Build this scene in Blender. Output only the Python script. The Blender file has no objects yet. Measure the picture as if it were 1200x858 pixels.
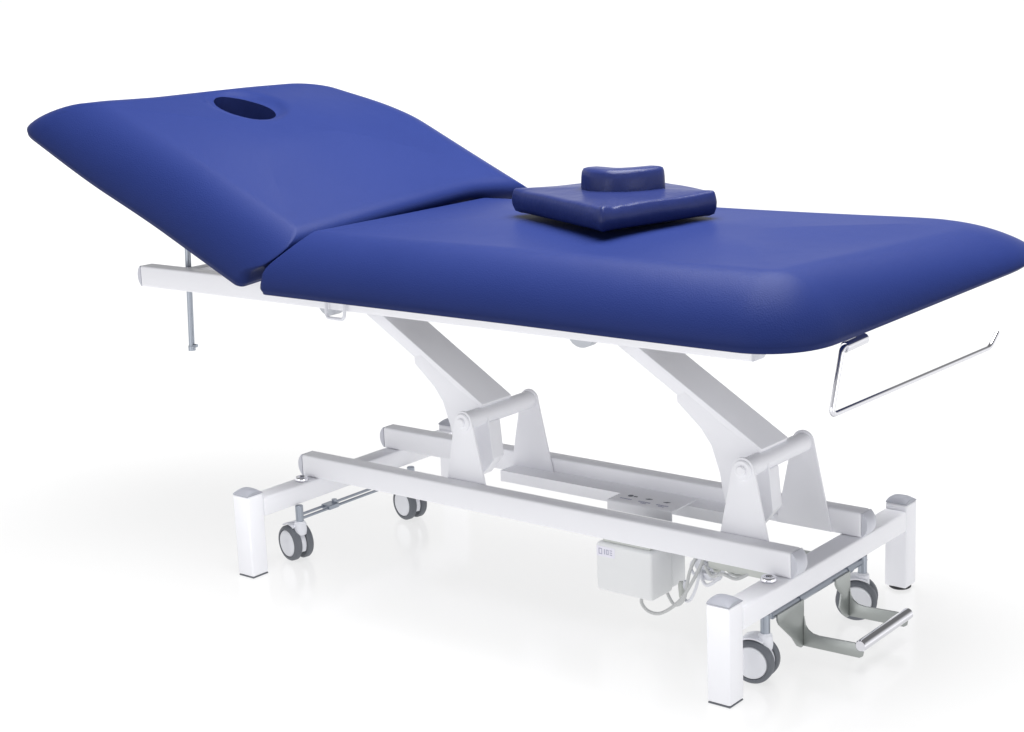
import bpy, bmesh, math
from mathutils import Vector, Matrix
R = math.radians
scn = bpy.context.scene
C = scn.collection

# ------------------------------------------------------------------ materials
def principled(name, color, rough=0.4, metal=0.0, spec=0.5, coat=0.0):
    m = bpy.data.materials.new(name); m.use_nodes = True
    b = m.node_tree.nodes['Principled BSDF']
    b.inputs['Base Color'].default_value = (*color, 1)
    b.inputs['Roughness'].default_value = rough
    b.inputs['Metallic'].default_value = metal
    b.inputs['Specular IOR Level'].default_value = spec
    b.inputs['Coat Weight'].default_value = coat
    return m, m.node_tree, b

def mottle(nt, b, color, amt=0.06, scale=6.0, rough=None, bump=0.0, bump_scale=300.0, detail=4.0):
    """slight colour, roughness and surface variation in object space"""
    N, Lk = nt.nodes, nt.links
    tc = N.new('ShaderNodeTexCoord')
    no = N.new('ShaderNodeTexNoise'); no.inputs['Scale'].default_value = scale; no.inputs['Detail'].default_value = detail
    Lk.new(tc.outputs['Object'], no.inputs['Vector'])
    mx = N.new('ShaderNodeMix'); mx.data_type = 'RGBA'
    mx.inputs['A'].default_value = (*[c * (1 - amt) for c in color], 1)
    mx.inputs['B'].default_value = (*[min(1, c * (1 + amt)) for c in color], 1)
    Lk.new(no.outputs['Fac'], mx.inputs['Factor']); Lk.new(mx.outputs['Result'], b.inputs['Base Color'])
    if rough:
        mr = N.new('ShaderNodeMapRange'); mr.inputs['To Min'].default_value = rough[0]; mr.inputs['To Max'].default_value = rough[1]
        n2 = N.new('ShaderNodeTexNoise'); n2.inputs['Scale'].default_value = scale * 4; n2.inputs['Detail'].default_value = 5
        Lk.new(tc.outputs['Object'], n2.inputs['Vector'])
        Lk.new(n2.outputs['Fac'], mr.inputs['Value']); Lk.new(mr.outputs['Result'], b.inputs['Roughness'])
    if bump:
        vo = N.new('ShaderNodeTexNoise'); vo.inputs['Scale'].default_value = bump_scale; vo.inputs['Detail'].default_value = 2
        Lk.new(tc.outputs['Object'], vo.inputs['Vector'])
        bp = N.new('ShaderNodeBump'); bp.inputs['Strength'].default_value = bump; bp.inputs['Distance'].default_value = 0.001
        Lk.new(vo.outputs['Fac'], bp.inputs['Height']); Lk.new(bp.outputs['Normal'], b.inputs['Normal'])

def mat(name, color, rough=0.4, metal=0.0, spec=0.5, amt=0.03, rr=None, bump=0.0, bs=300.0, coat=0.0, scale=6.0):
    m, nt, b = principled(name, color, rough, metal, spec, coat)
    mottle(nt, b, color, amt, scale, rr, bump, bs)
    return m

PAINT = mat('white_powder_coat', (0.90, 0.902, 0.94), 0.38, spec=0.4, amt=0.015, rr=(0.34, 0.44), bump=0.05, bs=900)
CAP = mat('grey_plastic_cap', (0.62, 0.63, 0.69), 0.45, amt=0.03, bump=0.05, bs=700)
POSTCAP = mat('grey_post_cap_plastic', (0.40, 0.41, 0.46), 0.5, spec=0.3, amt=0.03, bump=0.05, bs=700)
STEEL = mat('brushed_steel', (0.40, 0.42, 0.41), 0.4, metal=1.0, amt=0.05, rr=(0.40, 0.50), scale=12)
CHROME = mat('chrome', (0.72, 0.72, 0.76), 0.08, metal=1.0, amt=0.02, rr=(0.05, 0.12))
STEM = mat('zinc_plated_steel', (0.34, 0.37, 0.42), 0.32, metal=0.9, amt=0.06, rr=(0.25, 0.36))
TYRE = mat('grey_rubber', (0.145, 0.155, 0.175), 0.5, spec=0.35, amt=0.08, bump=0.1, bs=500)
HUB = mat('light_grey_hub_plastic', (0.80, 0.81, 0.85), 0.4, amt=0.03)
WHITEPL = mat('white_plastic', (0.80, 0.81, 0.86), 0.35, amt=0.02)
BOXPL = mat('off_white_plastic', (0.84, 0.85, 0.86), 0.42, amt=0.02, bump=0.08, bs=600)
RUBBER = mat('black_rubber', (0.018, 0.018, 0.022), 0.55, amt=0.1)
CABLE = mat('grey_cable', (0.58, 0.59, 0.59), 0.45, amt=0.05)
PRINT = mat('printed_ink', (0.16, 0.17, 0.20), 0.5, amt=0.05)
PRINTL = mat('pale_printed_ink', (0.48, 0.48, 0.60), 0.5, amt=0.05)
LABEL = mat('label_film', (0.84, 0.83, 0.92), 0.3, amt=0.01)
BOARD = mat('dark_plywood', (0.30, 0.295, 0.29), 0.6, amt=0.15)
GREYBOSS = mat('grey_steel_boss', (0.50, 0.52, 0.56), 0.4, amt=0.04)
ACT = mat('grey_actuator_housing', (0.58, 0.60, 0.57), 0.45, amt=0.05)

def vinyl(name, color, spec=0.06, wr=0.22, ws=9, r0=0.36, r1=0.50):
    m, nt, b = principled(name, color, 0.40, 0, spec)
    N, Lk = nt.nodes, nt.links
    tc = N.new('ShaderNodeTexCoord')
    no = N.new('ShaderNodeTexNoise'); no.inputs['Scale'].default_value = 5; no.inputs['Detail'].default_value = 4
    Lk.new(tc.outputs['Object'], no.inputs['Vector'])
    mx = N.new('ShaderNodeMix'); mx.data_type = 'RGBA'
    mx.inputs['A'].default_value = (*[c * 0.95 for c in color], 1); mx.inputs['B'].default_value = (*[c * 1.05 for c in color], 1)
    Lk.new(no.outputs['Fac'], mx.inputs['Factor']); Lk.new(mx.outputs['Result'], b.inputs['Base Color'])
    mr = N.new('ShaderNodeMapRange'); mr.inputs['To Min'].default_value = r0; mr.inputs['To Max'].default_value = r1
    Lk.new(no.outputs['Fac'], mr.inputs['Value']); Lk.new(mr.outputs['Result'], b.inputs['Roughness'])
    vo = N.new('ShaderNodeTexVoronoi'); vo.inputs['Scale'].default_value = 420; vo.feature = 'SMOOTH_F1'
    Lk.new(tc.outputs['Object'], vo.inputs['Vector'])
    b1 = N.new('ShaderNodeBump'); b1.inputs['Strength'].default_value = 0.4; b1.inputs['Distance'].default_value = 0.0006
    Lk.new(vo.outputs['Distance'], b1.inputs['Height'])
    n3 = N.new('ShaderNodeTexNoise'); n3.inputs['Scale'].default_value = ws; n3.inputs['Detail'].default_value = 3
    Lk.new(tc.outputs['Object'], n3.inputs['Vector'])
    b2 = N.new('ShaderNodeBump'); b2.inputs['Strength'].default_value = wr; b2.inputs['Distance'].default_value = 0.004
    Lk.new(n3.outputs['Fac'], b2.inputs['Height']); Lk.new(b1.outputs['Normal'], b2.inputs['Normal'])
    Lk.new(b2.outputs['Normal'], b.inputs['Normal'])
    return m
VINYL = vinyl('blue_vinyl', (0.0130, 0.0228, 0.103))
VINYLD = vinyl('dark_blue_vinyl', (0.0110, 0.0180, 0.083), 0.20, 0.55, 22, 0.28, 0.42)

# ------------------------------------------------------------------ mesh helpers
def obj(name, bm, material, parent=None, angle=35, smooth=True):
    bmesh.ops.recalc_face_normals(bm, faces=bm.faces)
    me = bpy.data.meshes.new(name); bm.to_mesh(me); bm.free()
    mats = material if isinstance(material, (list, tuple)) else [material]
    for m in mats: me.materials.append(m)
    if smooth:
        me.polygons.foreach_set('use_smooth', [True] * len(me.polygons))
        me.set_sharp_from_angle(angle=R(angle))
    o = bpy.data.objects.new(name, me); C.objects.link(o)
    if parent: o.parent = parent
    return o

def bev(bm, verts, r, seg=2):
    if r <= 0: return
    es = {e for v in verts for e in v.link_edges}
    bmesh.ops.bevel(bm, geom=list(es), offset=r, segments=seg, profile=0.5, affect='EDGES', clamp_overlap=True)

def box(bm, x0, x1, y0, y1, z0, z1, r=0.003, seg=3):
    t = bmesh.new()
    g = bmesh.ops.create_cube(t, size=1)
    for v in g['verts']:
        v.co = Vector(((x0 + x1) / 2 + v.co.x * (x1 - x0), (y0 + y1) / 2 + v.co.y * (y1 - y0), (z0 + z1) / 2 + v.co.z * (z1 - z0)))
    bev(t, t.verts, r, seg)
    merge(bm, t)

def merge(bm, t, M=None):
    if M: bmesh.ops.transform(t, matrix=M, verts=t.verts)
    me = bpy.data.meshes.new('tmp'); t.to_mesh(me); t.free(); bm.from_mesh(me); bpy.data.meshes.remove(me)

def prism(bm, poly, axis, a, b, r=0.0, seg=2):
    """extrude a polygon: axis 'y' -> poly in xz, 'x' -> poly in yz, 'z' -> poly in xy"""
    t = bmesh.new()
    def p3(p, d):
        if axis == 'y': return (p[0], d, p[1])
        if axis == 'x': return (d, p[0], p[1])
        return (p[0], p[1], d)
    va = [t.verts.new(p3(p, a)) for p in poly]; vb = [t.verts.new(p3(p, b)) for p in poly]
    t.faces.new(va); t.faces.new(list(reversed(vb)))
    n = len(poly)
    for i in range(n): t.faces.new((va[i], vb[i], vb[(i + 1) % n], va[(i + 1) % n]))
    bmesh.ops.recalc_face_normals(t, faces=t.faces)
    if r > 0:
        es = [e for e in t.edges if e.calc_face_angle(0) > R(35)]
        bmesh.ops.bevel(t, geom=es, offset=r, segments=seg, profile=0.5, affect='EDGES', clamp_overlap=True)
    merge(bm, t)

def catmull(pts, n=10):
    P = [Vector(p) for p in pts]; out = []
    for i in range(len(P) - 1):
        p0 = P[max(i - 1, 0)]; p1 = P[i]; p2 = P[i + 1]; p3 = P[min(i + 2, len(P) - 1)]
        for k in range(n):
            t = k / n
            out.append(0.5 * ((2 * p1) + (p2 - p0) * t + (2 * p0 - 5 * p1 + 4 * p2 - p3) * t * t + (3 * p1 - p0 - 3 * p2 + p3) * t ** 3))
    out.append(P[-1]); return out

def fillet(pts, r, n=6):
    P = [Vector(p) for p in pts]; out = [P[0]]
    for i in range(1, len(P) - 1):
        a = (P[i - 1] - P[i]); b = (P[i + 1] - P[i])
        d = min(r, a.length * 0.45, b.length * 0.45)
        A = P[i] + a.normalized() * d; B = P[i] + b.normalized() * d
        for k in range(n + 1):
            t = k / n
            out.append(A * (1 - t) ** 2 + P[i] * 2 * t * (1 - t) + B * t * t)
    out.append(P[-1]); return out

def tube(bm, pts, r, n=16, cap=0.25):
    """round tube along a path with softly rounded ends"""
    P = [Vector(p) for p in pts]
    up = None; rings = []
    for i, p in enumerate(P):
        d = (P[min(i + 1, len(P) - 1)] - P[max(i - 1, 0)]).normalized()
        if up is None:
            up = Vector((0, 0, 1)) if abs(d.z) < 0.9 else Vector((1, 0, 0))
        s = d.cross(up).normalized(); up = s.cross(d).normalized()
        rings.append((p, s, up.copy(), d))
    e = r * cap
    seq = [(rings[0], -0.0, r - e)] + [(rings[0], e, r)] + [(q, 0, r) for q in rings[1:-1]] + [(rings[-1], -e, r)] + [(rings[-1], 0, r - e)]
    vs = []
    for (p, s, u, d), off, rr in seq:
        vs.append([bm.verts.new(p + d * off + (s * math.cos(2 * math.pi * k / n) + u * math.sin(2 * math.pi * k / n)) * rr) for k in range(n)])
    for a, b in zip(vs, vs[1:]):
        for k in range(n): bm.faces.new((a[k], a[(k + 1) % n], b[(k + 1) % n], b[k]))
    bm.faces.new(list(reversed(vs[0]))); bm.faces.new(vs[-1])

def lathe(bm, prof, origin, axis, n=40):
    """prof: list of (radius, height along the axis)"""
    o = Vector(origin); d = Vector(axis).normalized()
    up = Vector((0, 0, 1)) if abs(d.z) < 0.9 else Vector((1, 0, 0))
    s = d.cross(up).normalized(); u = s.cross(d)
    vs = []
    for r, h in prof:
        if r < 1e-6: vs.append([bm.verts.new(o + d * h)])
        else: vs.append([bm.verts.new(o + d * h + (s * math.cos(2 * math.pi * k / n) + u * math.sin(2 * math.pi * k / n)) * r) for k in range(n)])
    for a, b in zip(vs, vs[1:]):
        for k in range(n):
            k2 = (k + 1) % n
            if len(a) == 1 and len(b) == 1: continue
            if len(a) == 1: bm.faces.new((a[0], b[k2], b[k]))
            elif len(b) == 1: bm.faces.new((a[k], a[k2], b[0]))
            else: bm.faces.new((a[k], a[k2], b[k2], b[k]))

def sstep(a, b, x):
    t = max(0.0, min(1.0, (x - a) / (b - a))); return t * t * (3 - 2 * t)

def rrect(x0, x1, y0, y1, radii, d, na=14, nx=70, ny=40):
    """rounded rectangle inset by d; corner order: (x0,y0) (x1,y0) (x1,y1) (x0,y1); constant vertex count"""
    x0 += d; x1 -= d; y0 += d; y1 -= d
    lim = min(x1 - x0, y1 - y0) / 2
    rs = [max(min(r - d, lim), min(0.004, lim * 0.9)) for r in radii]
    cs = [(x0 + rs[0], y0 + rs[0], 180), (x1 - rs[1], y0 + rs[1], 270), (x1 - rs[2], y1 - rs[2], 0), (x0 + rs[3], y1 - rs[3], 90)]
    arcs = []
    for (cx, cy, a0), r in zip(cs, rs):
        arcs.append([(cx + r * math.cos(R(a0 + 90 * k / na)), cy + r * math.sin(R(a0 + 90 * k / na))) for k in range(na + 1)])
    pts = []
    for i in range(4):
        pts += arcs[i]
        a = arcs[i][-1]; b = arcs[(i + 1) % 4][0]; m = nx if i % 2 == 0 else ny
        for k in range(1, m): pts.append((a[0] + (b[0] - a[0]) * k / m, a[1] + (b[1] - a[1]) * k / m))
    return pts

def slab(x0, x1, y0, y1, radii, profile, warp):
    """upholstered slab: profile = [(inset, height)] from the underside round to the middle of the top"""
    bm = bmesh.new(); rings = []
    for d, h in profile:
        rings.append([bm.verts.new(warp(x, y, h, d)) for x, y in rrect(x0, x1, y0, y1, radii, d)])
    n = len(rings[0])
    for a, b in zip(rings, rings[1:]):
        for k in range(n): bm.faces.new((a[k], a[(k + 1) % n], b[(k + 1) % n], b[k]))
    bm.faces.new(list(reversed(rings[0]))); bm.faces.new(rings[-1])
    return bm

def cushion_profile(th, half, round_r, lip=0.012, side=0.02, crown=0.008, step=0.012, bulge=0.004):
    p = [(0.04, 0.0), (lip, 0.0), (lip * 0.3, lip * 0.25), (0.0, lip)]
    h0 = side
    for k in range(1, 5): p.append((-bulge * math.sin(math.pi * k / 8), lip + (h0 - lip) * k / 4))
    for k in range(1, 15):
        a = math.pi / 2 * k / 14
        p.append((-bulge * (1 - k / 14) + round_r * (1 - max(0.0, math.cos(a)) ** 1.22), h0 + (th - h0) * math.sin(a) ** 1.22))
    d = round_r
    while d + step < half - 0.004:
        d += step; t = (d - round_r) / (half - round_r)
        p.append((d, th + crown * sstep(0.0, 0.85, t)))
    p.append((half - 0.003, th + crown))
    return p

def empty(name, loc, label, cat, rotz=0):
    o = bpy.data.objects.new(name, None); C.objects.link(o)
    o.location = loc; o.rotation_euler = (0, 0, rotz); o.empty_display_size = 0.1
    o['label'] = label; o['category'] = cat
    return o

# ------------------------------------------------------------------ dimensions (metres)
L2 = 0.60; W2 = 0.3464          # half length and half width of the base
SX, SY = 0.0457, 0.0442         # square tube
HP = 0.177                      # post height
ZB, ZT = 0.124, 0.1646          # crossbar bottom / top
ZR = 0.2132                     # base rail top
YF, YR = -0.1445, 0.114         # near faces of the two rails
WR = 0.038

table = empty('examination_table', (0, 0, 0),
              'long blue padded examination couch with raised backrest on a white wheeled steel frame', 'treatment table')
def part(name, bm, m, parent=None, **k): return obj(name, bm, m, parent or table, **k)

# ------------------------------------------------------------------ seat cushion
SEAT_Z = 0.606
FOOT_DX, FOOT_DZ, FOOT_T = 0.17, 0.082, 1.5
def seat_warp(x, y, h, d):
    wl = 1 - sstep(-0.48, -0.30, x)
    x2 = x + wl * max(0.0, h - 0.045) * 0.86
    x2 -= (1 - sstep(-0.484 + d, -0.484 + d + 0.07, x)) * max(0.0, min(d, 0.1)) * 0.58 * (1 - sstep(0.1, 0.25, d))
    wr = sstep(0.10, 0.715, x)
    v = (y + 0.20) / 0.585; k = (v + math.sqrt(v * v + 0.03)) / 2
    x2 += FOOT_DX * wr ** 1.5 * k
    z = SEAT_Z + h + 0.011 * sstep(-0.05, 0.30, y) * min(1.0, h / 0.1) * (1 - FOOT_T * sstep(0.50, 0.80, x)) * sstep(-0.45, -0.05, x)
    z += FOOT_DZ * wr ** 2 * k * (1 - h / 0.13)
    z -= 0.004 * wr * (1 - min(1.0, k)) * (1 - h / 0.13)
    return Vector((x2, y, z))
bm = slab(-0.484, 0.717, -0.337, 0.385, (0.018, 0.115, 0.18, 0.018), cushion_profile(0.118, 0.361, 0.100, lip=0.005, side=0.014, crown=0.010), seat_warp)
seat = part('seat_cushion', bm, VINYL, angle=60)
seat['label'] = 'long flat blue vinyl mattress section'

# ------------------------------------------------------------------ backrest cushion with its breathing hole
TH = R(24.0); A0 = Vector((-0.526, 0, 0.619))
SD = Vector((-math.cos(TH), 0, math.sin(TH))); ND = Vector((math.sin(TH), 0, math.cos(TH)))
def back_point(s, y, t):
    p = A0 + SD * s + ND * t
    return Vector((p.x, y, p.z))
HS, HY = 0.474, 0.030; HA = 0.091; HB = 0.058; HROT = R(6)
def hole_uv(s, y):
    ds, dy = s - HS, y - HY
    return (ds * math.cos(HROT) + dy * math.sin(HROT)) / HA, (-ds * math.sin(HROT) + dy * math.cos(HROT)) / HB
def back_warp(s, y, h, d):
    s2 = s; wl = 1 - sstep(0.0, 0.2, s)
    s2 -= wl * max(0.0, h - 0.035) * 1.15
    s2 -= (1 - sstep(d, d + 0.07, s)) * max(0.0, min(d, 0.096)) * 0.58 * (1 - sstep(0.1, 0.25, d))
    far = max(0.0, min(1.0, (y + 0.337) / 0.674))
    head = sstep(0.25, 0.62, s)
    near = head * (1 - sstep(-0.36, -0.10, y))
    y2 = y + 0.115 * sstep(-0.05, 0.337, y) - 0.024 * near
    s2 += near * (0.026 + 0.062 * (1 - h / 0.127))
    t = h * (1 - 0.10 * head * (1 - sstep(-0.36, -0.20, y))) + far * (0.064 + 0.006 * sstep(0.0, 0.28, s)) * (1 - sstep(0.25, 0.68, s)) + head * (0.006 * sstep(-0.30, -0.12, y) - 0.003 * sstep(0.10, 0.25, y))
    t -= 0.012 * (1 - sstep(-0.30, 0.0, y)) * max(0.0, 1 - h / 0.10) * (1 - sstep(0.40, 0.62, s))
    s2 += wl * 0.012 * max(0.0, 1 - h / 0.06)
    s2 -= 0.055 * (1 - sstep(0.0, 0.25, s)) * sstep(0.17, 0.34, y)
    u, v = hole_uv(s, y)
    q = math.sqrt(u * u + v * v)
    if h > 0.08: t -= 0.010 * (1 - sstep(0.9, 1.28, q))
    return back_point(s2, y2, t)
bm = slab(0.0, 0.666, -0.337, 0.350, (0.018, 0.075, 0.15, 0.018), cushion_profile(0.118, 0.327, 0.096, lip=0.005, side=0.014, crown=0.010, step=0.008), back_warp)
back = part('backrest_cushion', bm, [VINYL, VINYLD], angle=60)
back['label'] = 'raised blue vinyl head section with an oval breathing hole'
# cut the hole
cb = bmesh.new()
ring = lambda hh, k: [cb.verts.new(back_point(HS + (HA * math.cos(a) * math.cos(HROT) - HB * math.sin(a) * math.sin(HROT)) * k,
                                            HY + 0.115 * sstep(-0.05, 0.337, HY) + (HA * math.cos(a) * math.sin(HROT) + HB * math.sin(a) * math.cos(HROT)) * k, hh))
                      for a in [2 * math.pi * i / 64 for i in range(64)]]
r0 = ring(0.012, 0.90); r1 = ring(0.20, 1.0)
for k in range(64): cb.faces.new((r0[k], r0[(k + 1) % 64], r1[(k + 1) % 64], r1[k]))
cb.faces.new(list(reversed(r0))); cb.faces.new(r1)
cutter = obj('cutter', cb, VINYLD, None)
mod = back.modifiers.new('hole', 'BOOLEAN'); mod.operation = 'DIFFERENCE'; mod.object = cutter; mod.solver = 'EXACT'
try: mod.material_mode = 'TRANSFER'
except Exception: pass
dg = bpy.context.evaluated_depsgraph_get()
newme = bpy.data.meshes.new_from_object(back.evaluated_get(dg))
back.modifiers.clear(); back.data = newme
back.data.polygons.foreach_set('use_smooth', [True] * len(back.data.polygons)); back.data.set_sharp_from_angle(angle=R(60))
bpy.data.objects.remove(cutter)

# ------------------------------------------------------------------ boards under the cushions
bm = bmesh.new(); box(bm, -0.44, 0.60, -0.26, 0.27, 0.5915, 0.6075, 0.002)
part('seat_board', bm, BOARD)
bm = bmesh.new()
t = bmesh.new(); g = bmesh.ops.create_cube(t, size=1)
for v in g['verts']:
    v.co = back_point(0.30 + v.co.x * 0.50, v.co.y * 0.54, -0.0085 + v.co.z * 0.015)
merge(bm, t)
part('backrest_board', bm, BOARD)

bm = bmesh.new(); box(bm, -0.506, -0.462, -0.300, 0.325, 0.618, 0.664, 0.006, 2)  # dark strip added to stand for the shade in the hinge gap
part('hinge_gap_shade', bm, VINYLD)
# ------------------------------------------------------------------ upper frame
UZ0, UZ1 = 0.5415, 0.590
def dome_cap(bm, x, y0, y1, z0, z1, s, bulge=0.012, inset=0.0):
    """convex plastic plug closing a tube end: s=+1 faces +x"""
    n = 10
    vs = []
    for i in range(n + 1):
        row = []
        for j in range(n + 1):
            u, v = i / n * 2 - 1, j / n * 2 - 1
            f = (1 - abs(v) ** 2.4) * (1 - 0.30 * abs(u) ** 3)
            row.append(bm.verts.new((x + s * (0.0008 + bulge * max(0, f)), y0 + (y1 - y0) * i / n, z0 + (z1 - z0) * j / n)))
        vs.append(row)
    for i in range(n):
        for j in range(n): bm.faces.new((vs[i][j], vs[i + 1][j], vs[i + 1][j + 1], vs[i][j + 1]))
    per = [vs[i][0] for i in range(n + 1)] + [vs[n][j] for j in range(1, n + 1)] + [vs[i][n] for i in range(n - 1, -1, -1)] + [vs[0][j] for j in range(n - 1, 0, -1)]
    back_ = [bm.verts.new((x - s * 0.0, p.co.y, p.co.z)) for p in per]
    m = len(per)
    for k in range(m): bm.faces.new((per[k], per[(k + 1) % m], back_[(k + 1) % m], back_[k]))
    bm.faces.new(back_)
for y0 in (YF, 0.1065):
    bm = bmesh.new(); box(bm, -1.090, 0.526, y0, y0 + WR, UZ0, UZ1, 0.005, 3)
    rail = part('upper_rail', bm, PAINT)
    bm = bmesh.new(); dome_cap(bm, -1.0902, y0 + 0.001, y0 + WR - 0.001, UZ0 + 0.001, UZ1 - 0.001, -1, 0.014)
    obj('end_cap', bm, CAP, rail)
    bm = bmesh.new(); dome_cap(bm, 0.5262, y0 + 0.001, y0 + WR - 0.001, UZ0 + 0.001, UZ1 - 0.001, 1, 0.012)
    obj('end_cap', bm, CAP, rail)
for x0 in (-0.985, -0.53, -0.44, 0.20, 0.44):
    bm = bmesh.new(); box(bm, x0, x0 + 0.036, YF + WR + 0.0005, 0.106, UZ0 + 0.004, UZ1 - 0.004, 0.004, 2)
    part('upper_crossmember', bm, PAINT)

# round pivot bosses hanging under the near upper rail
for xc, r in ((-0.499, 0.030), (0.155, 0.030)):
    bm = bmesh.new()
    poly = [(xc + r * math.cos(a), UZ0 + 0.012 + r * 0.92 * math.sin(a)) for a in [math.pi + math.pi * k / 20 for k in range(21)]]
    prism(bm, poly, 'y', YF + 0.010, YF + 0.034, 0.0015)
    part('pivot_boss', bm, GREYBOSS)
# bent white wire clip on the near rail
bm = bmesh.new()
yc = YF - 0.006
tube(bm, fillet([(-0.486, YF + 0.004, 0.574), (-0.486, yc, 0.570), (-0.485, yc - 0.004, 0.527), (-0.433, yc - 0.004, 0.527), (-0.432, yc, 0.570), (-0.432, YF + 0.004, 0.574)], 0.012), 0.0036, 10)
part('wire_clip', bm, CHROME if False else WHITEPL)

# backrest support stay: thin steel rod
bm = bmesh.new()
tube(bm, [(-0.978, -0.088, 0.735), (-0.998, -0.088, 0.40)], 0.0068, 14)
lathe(bm, [(0, -0.011), (0.0085, -0.011), (0.0085, 0.0), (0, 0.0)], (-0.998, -0.088, 0.401), (0, 0, 1), 14)
lathe(bm, [(0, 0), (0.004, 0), (0.004, 0.010), (0, 0.010)], (-0.991, -0.088, 0.402), (1, 0.1, 0.05), 10)
part('backrest_stay', bm, STEM)

# ------------------------------------------------------------------ lift columns
PIV = ((-0.167, 0.334), (0.482, 0.334))
def arc(cx, cz, r, a0, a1, n=10): return [(cx + r * math.cos(R(a0 + (a1 - a0) * k / n)), cz + r * math.sin(R(a0 + (a1 - a0) * k / n))) for k in range(n + 1)]
for px, pz in PIV:
    # inclined flat arm, gusset and lower lever: one welded steel piece
    bm = bmesh.new()
    ax0, az0 = px + 0.007, pz + 0.025       # lower end of the upper surface
    tx, tz = px - 0.292, pz + 0.2055       # upper end of the upper surface, inside the frame
    d = Vector((ax0 - tx, az0 - tz)).normalized(); nrm = Vector((d.y, -d.x))
    if nrm.y > 0: nrm = -nrm
    th = 0.027
    p0 = Vector((tx, tz)); p1 = Vector((ax0, az0))
    prism(bm, [tuple(p0), tuple(p1), tuple(p1 + nrm * th), tuple(p0 + nrm * th)], 'y', -0.050, 0.045, 0.003)
    arm = part('lift_arm', bm, PAINT)
    bm = bmesh.new()
    gus = [(px - 0.1735, pz + 0.102), (px - 0.172, pz + 0.090), (px - 0.122, pz + 0.047), (px - 0.100, pz + 0.018), (px - 0.083, pz - 0.030), (px - 0.066, pz - 0.115),
           (px - 0.010, pz - 0.135), (px + 0.028, pz - 0.090), (px + 0.019, pz + 0.0), (px + 0.001, pz + 0.020), (px - 0.060, pz + 0.050), (px - 0.155, pz + 0.110)]
    prism(bm, gus, 'y', -0.0504, -0.0460, 0.0003)
    obj('gusset_plate', bm, PAINT, arm)
    bm = bmesh.new()
    prism(bm, [(px - 0.060, pz - 0.10), (px - 0.012, pz - 0.130), (px + 0.024, pz - 0.088), (px + 0.017, pz - 0.012), (px - 0.05, pz - 0.012)], 'y', -0.0500, -0.008, 0.003)
    obj('lever', bm, PAINT, arm)
    bm = bmesh.new()
    tube(bm, [(px, YF + WR - 0.004, pz), (px, 0.12, pz)], 0.0185, 32, 0.1)
    piv = part('pivot_tube', bm, PAINT)
    bm = bmesh.new()
    lathe(bm, [(0, -0.004), (0.0075, -0.004), (0.0090, -0.0028), (0.0090, 0.001), (0, 0.001)], (px, YF + WR - 0.0045, pz), (0, 1, 0), 24)
    obj('pivot_pin', bm, PAINT, piv)
    # trapezoid bearing plates welded to the inner faces of the rails
    for yy, zb in ((YF + WR + 0.0006, 0.168), (YR - 0.0056, 0.168)):
        bm = bmesh.new()
        rr = 0.0225
        poly = arc(px, pz, rr, 12, 168, 14) + [(px - 0.057, zb), (px + 0.060, zb)]
        prism(bm, poly, 'y', yy, yy + 0.005, 0.0010)
        part('bearing_plate', bm, PAINT)

# ------------------------------------------------------------------ base
for y0 in (YF, YR):
    bm = bmesh.new(); box(bm, -L2, L2, y0, y0 + WR, ZT + 0.0005, ZR, 0.005, 3)
    rail = part('base_rail', bm, PAINT)
    for s in (-1, 1):
        bm = bmesh.new(); dome_cap(bm, s * (L2 + 0.0003), y0 + 0.001, y0 + WR - 0.001, ZT + 0.0015, ZR - 0.001, s, 0.015)
        obj('end_cap', bm, CAP, rail)
for s in (-1, 1):
    x0, x1 = (L2 - SX, L2) if s > 0 else (-L2, -L2 + SX)
    bm = bmesh.new(); box(bm, x0, x1, -W2 + SY + 0.0002, W2 - SY - 0.0002, ZB, ZT, 0.004, 3)
    part('crossbar', bm, PAINT)
    for e in (-1, 1):
        y0, y1 = (-W2, -W2 + SY) if e < 0 else (W2 - SY, W2)
        zf = 0.0032 if not (s > 0 and e > 0) else 0.006
        bm = bmesh.new(); box(bm, x0, x1, y0, y1, zf, HP - 0.001, 0.004, 3)
        post = part('leg_post', bm, PAINT)
        # shallow pillow-shaped plastic cap
        bm = bmesh.new(); n = 12; vs = []
        for i in range(n + 1):
            row = []
            for j in range(n + 1):
                u, v = i / n * 2 - 1, j / n * 2 - 1
                f = (1 - abs(v) ** 2.4) * (1 - 0.55 * abs(u) ** 3)
                row.append(bm.verts.new((x0 + 0.0008 + (x1 - x0 - 0.0016) * i / n, y0 + 0.0008 + (y1 - y0 - 0.0016) * j / n, HP + 0.001 + 0.0105 * max(0, f))))
            vs.append(row)
        for i in range(n):
            for j in range(n): bm.faces.new((vs[i][j], vs[i + 1][j], vs[i + 1][j + 1], vs[i][j + 1]))
        per = [vs[i][0] for i in range(n + 1)] + [vs[n][j] for j in range(1, n + 1)] + [vs[i][n] for i in range(n - 1, -1, -1)] + [vs[0][j] for j in range(n - 1, 0, -1)]
        bk = [bm.verts.new((p.co.x, p.co.y, HP - 0.0008)) for p in per]; m = len(per)
        for k in range(m): bm.faces.new((per[k], per[(k + 1) % m], bk[(k + 1) % m], bk[k]))
        bm.faces.new(bk)
        obj('post_cap', bm, POSTCAP, post)
        if s > 0 and e > 0:
            bm = bmesh.new()
            lathe(bm, [(0, 0.0), (0.019, 0.0), (0.0215, 0.002), (0.0215, 0.0058), (0, 0.0058)], ((x0 + x1) / 2, (y0 + y1) / 2, 0), (0, 0, 1), 32)
            ft = obj('rubber_foot', bm, RUBBER, post)
        else:
            bm = bmesh.new(); box(bm, x0 + 0.001, x1 - 0.001, y0 + 0.001, y1 - 0.001, 0.0, 0.0030, 0.0008, 1)
            ft = obj('rubber_foot', bm, TYRE, post)

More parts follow.
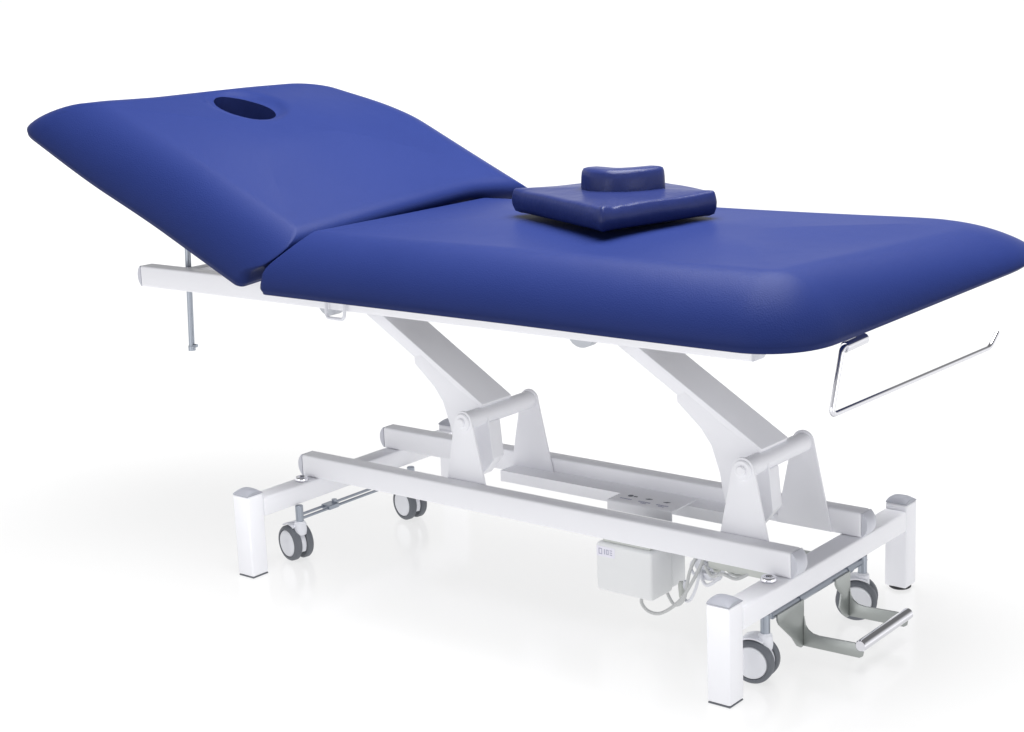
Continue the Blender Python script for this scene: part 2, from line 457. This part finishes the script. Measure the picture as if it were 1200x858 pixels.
# lower tray between the rails, with the control panel plate
bm = bmesh.new()
prism(bm, [(0.1135, 0.1835), (0.063, 0.1835), (0.063, 0.160), (0.0648, 0.160), (0.0648, 0.1815), (0.1135, 0.1815)], 'x', -0.215, 0.425, 0.0)
tray = part('tray', bm, PAINT)
bm = bmesh.new()
prism(bm, [(0.096, 0.1860), (0.013, 0.1860), (0.0105, 0.1835), (0.0105, 0.1655), (0.0125, 0.1655), (0.0125, 0.1820), (0.096, 0.1840)], 'x', 0.100, 0.252, 0.0)
panel = part('control_panel', bm, PAINT)
for k, xc in enumerate((0.128, 0.172, 0.214)):
    bm = bmesh.new()
    yy = 0.052
    if k == 0:
        lathe(bm, [(0, 0.0), (0.0055, 0.0), (0.0055, 0.0006), (0, 0.0006)], (xc, yy, 0.18615), (0, 0, 1), 20)
        box(bm, xc + 0.008, xc + 0.016, yy - 0.002, yy + 0.002, 0.18615, 0.18665, 0, 1)
    else:
        prism(bm, [(xc - 0.007, yy - 0.003), (xc + 0.001, yy - 0.003), (xc + 0.007, yy + 0.003), (xc - 0.001, yy + 0.003)], 'z', 0.18615, 0.18665, 0)
    obj('printed_symbol', bm, PRINT, panel, smooth=False)
    bm = bmesh.new()
    x = xc - 0.011; i = 0
    for wdt in (0.004, 0.003, 0.005, 0.002, 0.004, 0.003):
        box(bm, x, x + wdt, 0.029, 0.0335, 0.18615, 0.1865, 0, 1); x += wdt + 0.0012
    if k: 
        x = xc - 0.002
        for wdt in (0.003, 0.004, 0.003):
            box(bm, x, x + wdt, 0.0225, 0.0262, 0.18615, 0.1865, 0, 1); x += wdt + 0.0012
    obj('printed_caption', bm, PRINTL, panel, smooth=False)

# control box slung under the rails
BX0, BX1, BY0, BY1, BZ0, BZ1 = 0.170, 0.298, -0.128, -0.008, 0.055, 0.1505
bm = bmesh.new()
box(bm, BX0, BX1, BY0, BY0 + 0.070, BZ0, BZ1, 0.006, 3)
box(bm, BX0 + 0.002, BX1 - 0.003, BY0 + 0.0702, BY1, BZ0 + 0.004, BZ1 - 0.001, 0.005, 3)
cbox = part('control_box', bm, BOXPL)
bm = bmesh.new(); box(bm, BX0 + 0.010, BX1 - 0.010, BY0 + 0.01, BY1 - 0.01, BZ1 + 0.0003, ZT + 0.0004, 0.001, 1)
obj('mounting_block', bm, ACT, cbox)
bm = bmesh.new(); box(bm, BX0 + 0.003, BX0 + 0.045, BY0 - 0.0005, BY0 - 0.0001, BZ1 - 0.026, BZ1 - 0.006, 0, 1)
lab = obj('rating_label', bm, LABEL, cbox, smooth=False)
bm = bmesh.new()
yl0, yl1 = BY0 - 0.0009, BY0 - 0.0006
def frame_mark(x0, x1, z0, z1, w=0.0016):
    box(bm, x0, x1, yl0, yl1, z0, z0 + w, 0, 1); box(bm, x0, x1, yl0, yl1, z1 - w, z1, 0, 1)
    box(bm, x0, x0 + w, yl0, yl1, z0 + w, z1 - w, 0, 1); box(bm, x1 - w, x1, yl0, yl1, z0 + w, z1 - w, 0, 1)
zc = BZ1 - 0.016; xs = BX0 + 0.008
frame_mark(xs, xs + 0.008, zc - 0.006, zc + 0.006)
box(bm, xs + 0.0125, xs + 0.0145, yl0, yl1, zc - 0.005, zc + 0.005, 0, 1)
frame_mark(xs + 0.017, xs + 0.023, zc - 0.005, zc + 0.005)
for zz in (-0.005, -0.0008, 0.0034): box(bm, xs + 0.0255, xs + 0.031, yl0, yl1, zc + zz, zc + zz + 0.0016, 0, 1)
obj('printed_mark', bm, PRINTL, lab, smooth=False)

def cable(pts, r, m=CABLE, parent=None, name='cable'):
    bm = bmesh.new(); tube(bm, catmull(pts, 8), r, 10); return obj(name, bm, m, parent or table)
cable([(0.262, -0.100, 0.060), (0.262, -0.112, 0.044), (0.282, -0.118, 0.031), (0.312, -0.118, 0.034), (0.351, -0.115, 0.066), (0.379, -0.110, 0.112), (0.392, -0.095, 0.150)], 0.0033)
cable([(0.275, -0.055, 0.062), (0.300, -0.06, 0.030), (0.330, -0.07, 0.050), (0.350, -0.08, 0.110), (0.372, -0.085, 0.152)], 0.0032)
cable([(0.330, -0.065, 0.085), (0.322, -0.060, 0.052), (0.338, -0.065, 0.046), (0.362, -0.075, 0.085), (0.372, -0.07, 0.145)], 0.0030, WHITEPL)
# cable plug hanging in the loop
bm = bmesh.new(); lathe(bm, [(0, 0), (0.006, 0), (0.007, 0.004), (0.0065, 0.026), (0.004, 0.032), (0, 0.032)], (0.322, -0.062, 0.048), (-0.1, 0, 1), 16)
part('cable_plug', bm, ACT)
# linear actuator: motor housing and push tube lying between the rails
bm = bmesh.new()
tube(bm, [(0.36, -0.045, 0.118), (0.36, 0.045, 0.118)], 0.028, 28, 0.2)
act = part('actuator_motor', bm, WHITEPL)
bm = bmesh.new(); lathe(bm, [(0.0288, -0.012), (0.0298, -0.010), (0.0298, 0.010), (0.0288, 0.012)], (0.36, -0.022, 0.118), (0, 1, 0), 28)
obj('motor_band', bm, GREYBOSS, act)
bm = bmesh.new(); tube(bm, [(0.20, 0.02, 0.140), (0.40, 0.02, 0.138)], 0.017, 20, 0.2)
obj('push_tube', bm, ACT, act)
bm = bmesh.new(); box(bm, 0.375, 0.55, -0.030, 0.045, 0.128, 0.150, 0.005, 2)
obj('actuator_housing', bm, ACT, act)
bm = bmesh.new(); box(bm, 0.405, 0.553, -0.104, -0.020, 0.136, 0.1640, 0.003, 2)
part('underframe_plate', bm, ACT)
cable([(0.385, -0.055, 0.128), (0.43, -0.075, 0.118), (0.47, -0.06, 0.135), (0.50, -0.03, 0.14)], 0.0032, WHITEPL)
cable([(0.392, -0.05, 0.150), (0.412, -0.09, 0.128), (0.44, -0.08, 0.142), (0.46, -0.05, 0.15)], 0.0032, ACT)
cable([(0.40, -0.06, 0.150), (0.430, -0.095, 0.145), (0.455, -0.085, 0.125), (0.48, -0.05, 0.135)], 0.0028, CABLE)

cable([(0.378, -0.085, 0.150), (0.388, -0.100, 0.118), (0.405, -0.108, 0.104), (0.424, -0.100, 0.118), (0.432, -0.085, 0.140)], 0.0032, WHITEPL)
cable([(0.402, -0.108, 0.140), (0.422, -0.118, 0.128), (0.445, -0.118, 0.136), (0.470, -0.112, 0.130), (0.492, -0.10, 0.142)], 0.0030, CABLE)
bm = bmesh.new(); box(bm, 0.372, 0.408, -0.098, -0.080, 0.108, 0.122, 0.003, 2); part('cable_connector', bm, WHITEPL)
for k in range(3):
    r_ = 0.020 - 0.003 * k
    cable([(0.372 + 0.012 * k + r_ * math.cos(a), -0.078 + 0.006 * k, 0.120 - 0.004 * k + r_ * 0.9 * math.sin(a)) for a in [0.4 + 2 * math.pi * i / 10 for i in range(10)]], 0.0030, WHITEPL if k != 1 else CABLE)
# ------------------------------------------------------------------ castors
def caster(x, y, rot, ztop, off=-0.012):
    """twin-wheel castor; the axle lies along local y"""
    M = Matrix.Translation((x, y, 0)) @ Matrix.Rotation(rot, 4, 'Z')
    rw, ww, gap = 0.0385, 0.017, 0.013
    bm = bmesh.new()
    # housing: a hooded web between the two wheels with a socket for the stem
    t = bmesh.new()
    poly = [(off + 0.0335 * math.cos(R(a)), rw + 0.0335 * math.sin(R(a))) for a in range(-30, 181, 10)]
    poly += [(off - 0.020, rw - 0.012), (off + 0.01, rw - 0.016)]
    prism(t, poly, 'y', -gap / 2 + 0.001, gap / 2 - 0.001, 0.001)
    merge(bm, t, M)
    t = bmesh.new()
    lathe(t, [(0, 0.060), (0.012, 0.060), (0.0135, 0.068), (0.0125, 0.085), (0.009, 0.089), (0, 0.089)], (0, 0, 0), (0, 0, 1), 24)
    merge(bm, t, M)
    # hood strip over the wheels
    t = bmesh.new()
    hood = [(off + 0.0440 * math.cos(R(a)), rw + 0.0440 * math.sin(R(a))) for a in range(62, 126, 6)] + [(off + 0.0405 * math.cos(R(a)), rw + 0.0405 * math.sin(R(a))) for a in range(122, 58, -6)]
    prism(t, hood, 'y', -0.018, 0.018, 0.001); merge(bm, t, M)
    c = part('caster', bm, WHITEPL)
    bm = bmesh.new(); t = bmesh.new(); tube(t, [(0, 0, 0.086), (0, 0, ztop)], 0.0085, 18, 0.1); merge(bm, t, M)
    obj('stem', bm, STEM, c)
    for s in (-1, 1):
        bm = bmesh.new(); t = bmesh.new()
        y0 = s * gap / 2; y1 = s * (gap / 2 + ww)
        pr = [(rw - 0.012, y0), (rw - 0.003, y0), (rw, y0 + s * 0.003), (rw, y1 - s * 0.005), (rw - 0.002, y1 - s * 0.002), (rw - 0.006, y1), (rw - 0.0085, y1 + s * 0.0002), (rw - 0.009, y1 - s * 0.003), (rw - 0.012, y1 - s * 0.003)]
        lathe(t, pr, (off, 0, rw), (0, 1, 0), 48); merge(bm, t, M)
        obj('tyre', bm, TYRE, c)
        bm = bmesh.new(); t = bmesh.new()
        lathe(t, [(rw - 0.012, y0 + s * 0.001), (rw - 0.0105, y0 + s * 0.002), (rw - 0.0092, y1 - s * 0.0025), (rw - 0.0105, y1 - s * 0.0005), (rw - 0.018, y1 + s * 0.0012), (0.004, y1 + s * 0.0020), (0, y1 + s * 0.0020)], (off, 0, rw), (0, 1, 0), 40)
        merge(bm, t, M)
        obj('hub', bm, HUB, c)
    return c
for x, y, rot, off in ((-0.550, -0.208, R(-12), -0.022), (-0.540, 0.135, R(-12), -0.010), (0.590, -0.215, R(10), -0.018), (0.590, 0.140, R(24), -0.010)):
    caster(x, y, rot, ZB - 0.0005, off)
# chrome bolts through the crossbars above the front castors
for x, y in ((-0.575, -0.171), (0.572, -0.172)):
    bm = bmesh.new()
    lathe(bm, [(0, 0.0), (0.013, 0.0), (0.0145, 0.002), (0.0145, 0.006), (0.0125, 0.009), (0.008, 0.009), (0.0065, 0.0065), (0, 0.0065)], (x, y, ZT + 0.0004), (0, 0, 1), 28)
    part('bolt', bm, CHROME)
# brake linkage rods
for x, ya, yb in ((-0.556, -0.204, 0.135),):
    bm = bmesh.new()
    tube(bm, [(x - 0.004, ya, 0.098), (x - 0.004, yb, 0.098)], 0.0030, 10)
    tube(bm, [(x + 0.010, ya, 0.095), (x + 0.010, yb, 0.095)], 0.0030, 10)
    box(bm, x - 0.010, x + 0.016, -0.128, -0.098, 0.092, 0.102, 0.001, 1)
    lathe(bm, [(0, -0.006), (0.006, -0.006), (0.006, 0.006), (0, 0.006)], (x + 0.003, -0.100, 0.102), (0, 0, 1), 12)
    part('brake_rod', bm, STEM)
bm = bmesh.new()
hx = 0.590; hz = 0.1115
tube(bm, [(hx, -0.195, hz), (hx, 0.150, hz)], 0.0058, 6, 0.1)
tube(bm, [(hx - 0.014, -0.11, hz - 0.006), (hx - 0.014, 0.05, hz - 0.006)], 0.003, 8)
rod = part('brake_shaft', bm, STEM, angle=20)
for yc_, hl in ((0.085, 0.010), (-0.098, 0.004)):
    bm = bmesh.new(); lathe(bm, [(0, -hl), (0.0078, -hl), (0.0078, hl), (0, hl)], (hx, yc_, hz), (0, 1, 0), 6)
    obj('collar', bm, STEM, rod, angle=20)

# foot pedal: two bent steel straps and a round tread
bm = bmesh.new()
px1 = 0.712
tube(bm, [(px1, -0.104, 0.053), (px1, 0.080, 0.053)], 0.0105, 24, 0.15)
ped = part('foot_pedal', bm, CHROME)
for yy, ya, yb in ((-0.100, -0.190, -0.099), (0.070, 0.018, 0.073)):
    bm = bmesh.new()
    prism(bm, [(ya, 0.114), (yb, 0.114), (yb, 0.028), (yb - 0.010, 0.027), (yb - 0.022, 0.034), (yb - 0.040, 0.055), (ya + 0.022, 0.080), (ya + 0.006, 0.094), (ya, 0.104)], 'x', hx + 0.0065, hx + 0.0105, 0.0008)
    prism(bm, [(hx + 0.0107, 0.028), (hx + 0.0107, 0.084), (hx + 0.0135, 0.068), (hx + 0.019, 0.060), (hx + 0.028, 0.0545), (hx + 0.040, 0.0530), (px1 - 0.004, 0.056), (px1 + 0.006, 0.050), (px1 + 0.003, 0.034), (px1 - 0.003, 0.030)], 'y', yy - 0.002, yy + 0.002, 0.0008)
    obj('pedal_strap', bm, STEEL, ped)

# ------------------------------------------------------------------ chrome paper-roll holder under the foot end
bm = bmesh.new()
hx2 = 0.70
tube(bm, fillet([(hx2, -0.135, 0.587), (hx2, -0.151, 0.586), (hx2, -0.158, 0.566), (hx2, -0.188, 0.481), (hx2, 0.442, 0.472), (hx2, 0.477, 0.496)], 0.014, 8), 0.0048, 12)
hook = part('paper_roll_holder', bm, CHROME)
bm = bmesh.new(); tube(bm, [(hx2, -0.142, 0.586), (hx2, -0.072, 0.588)], 0.0095, 20, 0.25)
obj('mounting_tube', bm, CHROME, hook)
bm = bmesh.new(); box(bm, 0.50, hx2 - 0.004, -0.125, -0.095, 0.5915, 0.6025, 0.001, 1)
obj('holder_bracket', bm, PAINT, hook)

# ------------------------------------------------------------------ face pillow resting on the seat
pillow = empty('face_pillow', (0.085, 0.115, 0.0), 'small square blue vinyl face pillow with a curved raised pad, lying on the long couch', 'pillow')
PC = [Vector((0.213, -0.137)), Vector((0.283, 0.134)), Vector((0.015, 0.275)), Vector((-0.116, 0.020))]   # plan corners: front, right, back, left
def pil_xy(u, v):
    a = PC[0].lerp(PC[1], u); b = PC[3].lerp(PC[2], u); return a.lerp(b, v)
PZ = 0.7405
bm = bmesh.new(); n = 28
def pil_pt(u, v, top):
    # corners pinched, sides and faces plump
    e = 1 - max(abs(2 * u - 1), abs(2 * v - 1)) ** 8
    p = pil_xy(u, v)
    pu = math.sin(math.pi * u); pv = math.sin(math.pi * v)
    h = (0.050 + 0.006 * pu * pv) if top else (0.001 - 0.000 * pu)
    return p, h, pu, pv
P2 = lambda u, v: pil_xy(u, v)
prof = [(0.03, 0.004), (0.008, 0.002), (0.001, 0.006), (-0.0035, 0.016), (-0.0045, 0.026), (-0.003, 0.036), (-0.0005, 0.0445), (0.0022, 0.0480), (0.008, 0.0495), (0.016, 0.0500)]
prof += [(0.016 + 0.012 * k, 0.050 + 0.006 * math.sin(math.pi / 2 * k / 9)) for k in range(1, 10)]
Wp = 0.272
def pil_warp(x, y, h, d):
    u, v = x / Wp + 0.5, y / Wp + 0.5
    p = pil_xy(u, v)
    cu, cv = abs(2 * u - 1), abs(2 * v - 1)
    corner = (max(0, cu - 0.8) / 0.2) * (max(0, cv - 0.8) / 0.2)
    hh = 0.026 + (h - 0.026) * (1 + 0.10 * corner)
    wr = (0.0010 * math.sin(11 * u + 5 * v + 2 * math.sin(6 * v)) * math.sin(8 * v - 3 + 2 * u) + 0.0014 * math.exp(-((u * 1.3) ** 2 + (v * 1.3) ** 2) / 0.08) * math.sin(46 * (u - v))) * (1 if h > 0.01 else 0)
    lift = 0.004 * max(cu, cv) ** 2 if h < 0.03 else 0
    return Vector((p.x - 0.085, p.y - 0.115, PZ + hh + wr + lift * 0.6))
bm = slab(-Wp / 2, Wp / 2, -Wp / 2, Wp / 2, (0.005,) * 4, prof, pil_warp)
pb = obj('pillow_base', bm, VINYLD, pillow, angle=70)
# curved raised pad (bean shaped in plan)
bm = bmesh.new()
ctr = [Vector((0.040, 0.066)), Vector((0.085, 0.040)), Vector((0.124, 0.038)), Vector((0.150, 0.072)), Vector((0.164, 0.126))]
cl = catmull([(c.x, c.y, 0) for c in ctr], 12)
secs = []
hw = 0.024; zt = 0.060; z0 = 0.050
sec = [(-1.0, 0.0), (-1.04, 0.25), (-1.0, 0.62), (-0.93, 0.85), (-0.75, 0.98), (-0.3, 1.02), (0.3, 1.02), (0.75, 0.98), (0.93, 0.85), (1.0, 0.62), (1.04, 0.25), (1.0, 0.0)]
N_ = len(cl)
for i, c in enumerate(cl):
    d = (cl[min(i + 1, N_ - 1)] - cl[max(i - 1, 0)]).normalized(); s = Vector((d.y, -d.x, 0))
    t = i / (N_ - 1); endf = min(1.0, math.sqrt(max(0.02, 1 - (max(0, abs(2 * t - 1) - 0.78) / 0.22) ** 2)))
    hgt = 0.047
    secs.append([bm.verts.new(Vector((c.x - 0.085, c.y - 0.115, PZ + z0 - 0.002)) + s * hw * (a if a > 0 else a - (1.15 * math.sin(math.pi * t) * min(1.0, -a))) * endf + Vector((0, 0, hgt * b * (0.86 + 0.14 * endf)))) for a, b in sec])
for a, b in zip(secs, secs[1:]):
    for k in range(len(sec) - 1): bm.faces.new((a[k], a[k + 1], b[k + 1], b[k]))
    bm.faces.new((a[-1], a[0], b[0], b[-1]))
bm.faces.new(secs[0]); bm.faces.new(list(reversed(secs[-1])))
obj('raised_pad', bm, VINYLD, pillow, angle=65)

# ------------------------------------------------------------------ floor: white glossy self-lit plane that runs to the horizon
bm = bmesh.new()
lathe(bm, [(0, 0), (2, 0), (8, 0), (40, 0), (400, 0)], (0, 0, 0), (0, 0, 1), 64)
fm, nt, b = principled('white_glossy_glowing_floor', (0.16, 0.16, 0.16), 0.16, 0, 0.35)
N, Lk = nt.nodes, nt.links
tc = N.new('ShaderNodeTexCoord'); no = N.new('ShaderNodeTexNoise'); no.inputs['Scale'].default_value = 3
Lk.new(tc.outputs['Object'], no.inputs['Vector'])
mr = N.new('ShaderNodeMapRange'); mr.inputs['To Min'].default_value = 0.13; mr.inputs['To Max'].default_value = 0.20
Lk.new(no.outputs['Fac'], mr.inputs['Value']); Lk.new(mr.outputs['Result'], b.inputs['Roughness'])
b.inputs['Emission Color'].default_value = (1, 1, 1, 1); b.inputs['Emission Strength'].default_value = 0.72  # glow added to the floor, keeps it white and lifts the couch's shadow
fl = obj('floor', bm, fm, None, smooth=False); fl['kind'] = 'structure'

# ------------------------------------------------------------------ light
w = bpy.data.worlds.new('World'); scn.world = w; w.use_nodes = True
N, Lk = w.node_tree.nodes, w.node_tree.links
bg = N['Background']; bg.inputs['Strength'].default_value = 1.0
tc = N.new('ShaderNodeTexCoord'); dp = N.new('ShaderNodeVectorMath'); dp.operation = 'DOT_PRODUCT'
dp.inputs[1].default_value = (-0.632, 0.775, 0.0)
Lk.new(tc.outputs['Generated'], dp.inputs[0])
cr = N.new('ShaderNodeValToRGB')
mrw = N.new('ShaderNodeMapRange'); mrw.inputs['From Min'].default_value = -1; mrw.inputs['From Max'].default_value = 1
Lk.new(dp.outputs['Value'], mrw.inputs['Value']); Lk.new(mrw.outputs['Result'], cr.inputs['Fac'])
cr.color_ramp.elements[0].position = 0.0; cr.color_ramp.elements[0].color = (1.2, 1.2, 1.22, 1)
cr.color_ramp.elements[1].position = 0.72; cr.color_ramp.elements[1].color = (1.02, 1.02, 1.02, 1)
e = cr.color_ramp.elements.new(0.42); e.color = (1.2, 1.2, 1.22, 1)
sx = N.new('ShaderNodeSeparateXYZ'); Lk.new(tc.outputs['Generated'], sx.inputs['Vector'])
mz = N.new('ShaderNodeMapRange'); mz.interpolation_type = 'SMOOTHSTEP'
mz.inputs['From Min'].default_value = 0.08; mz.inputs['From Max'].default_value = 0.50; mz.inputs['To Min'].default_value = 1.0; mz.inputs['To Max'].default_value = 0.20
Lk.new(sx.outputs['Z'], mz.inputs['Value'])
mm = N.new('ShaderNodeMix'); mm.data_type = 'RGBA'; mm.blend_type = 'MULTIPLY'; mm.inputs['Factor'].default_value = 1.0
Lk.new(cr.outputs['Color'], mm.inputs['A']); Lk.new(mz.outputs['Result'], mm.inputs['B'])
Lk.new(mm.outputs['Result'], bg.inputs['Color'])


def area(name, loc, target, sx, sy, power, color=(1, 1, 1)):
    d = bpy.data.lights.new(name, 'AREA'); d.shape = 'RECTANGLE'; d.size = sx; d.size_y = sy; d.energy = power; d.color = color
    o = bpy.data.objects.new(name, d); C.objects.link(o); o.location = loc
    o.rotation_euler = (Vector(target) - Vector(loc)).to_track_quat('-Z', 'Y').to_euler()
    return o
area('overhead_softbox', (0.22, 0.15, 3.0), (0.12, 0.1, 0.5), 2.8, 2.2, 268)
area('front_fill', (-1.0, -4.4, 0.9), (0, 0, 0.3), 2.4, 1.2, 26)  # unseen fill added to brighten the near faces of the frame
area('side_fill', (4.6, -0.9, 0.75), (0, 0, 0.25), 2.2, 1.2, 20)  # unseen low fill added to brighten the frame faces towards the foot end

# ------------------------------------------------------------------ camera
cam = bpy.data.cameras.new('camera'); co = bpy.data.objects.new('camera', cam); C.objects.link(co)
F_ = Vector((-0.6163456, 0.75519189, -0.22316656)); R_ = Vector((0.77983601, 0.62472281, -0.03971423)); U_ = Vector((-0.10942537, 0.19851101, 0.97397098))
mw = Matrix((R_, U_, -F_)).transposed().to_4x4(); mw.translation = Vector((1.9819, -2.5757, 1.1946))
co.matrix_world = mw
cam.sensor_width = 36; cam.sensor_fit = 'HORIZONTAL'; cam.lens = 36 * 1978.4 / 1200
cam.clip_start = 0.05; cam.clip_end = 2000
scn.camera = co
scn.view_settings.view_transform = 'Standard'; scn.view_settings.look = 'None'; scn.view_settings.exposure = 0; scn.view_settings.gamma = 1
scn.render.resolution_x = 1024; scn.render.resolution_y = 732
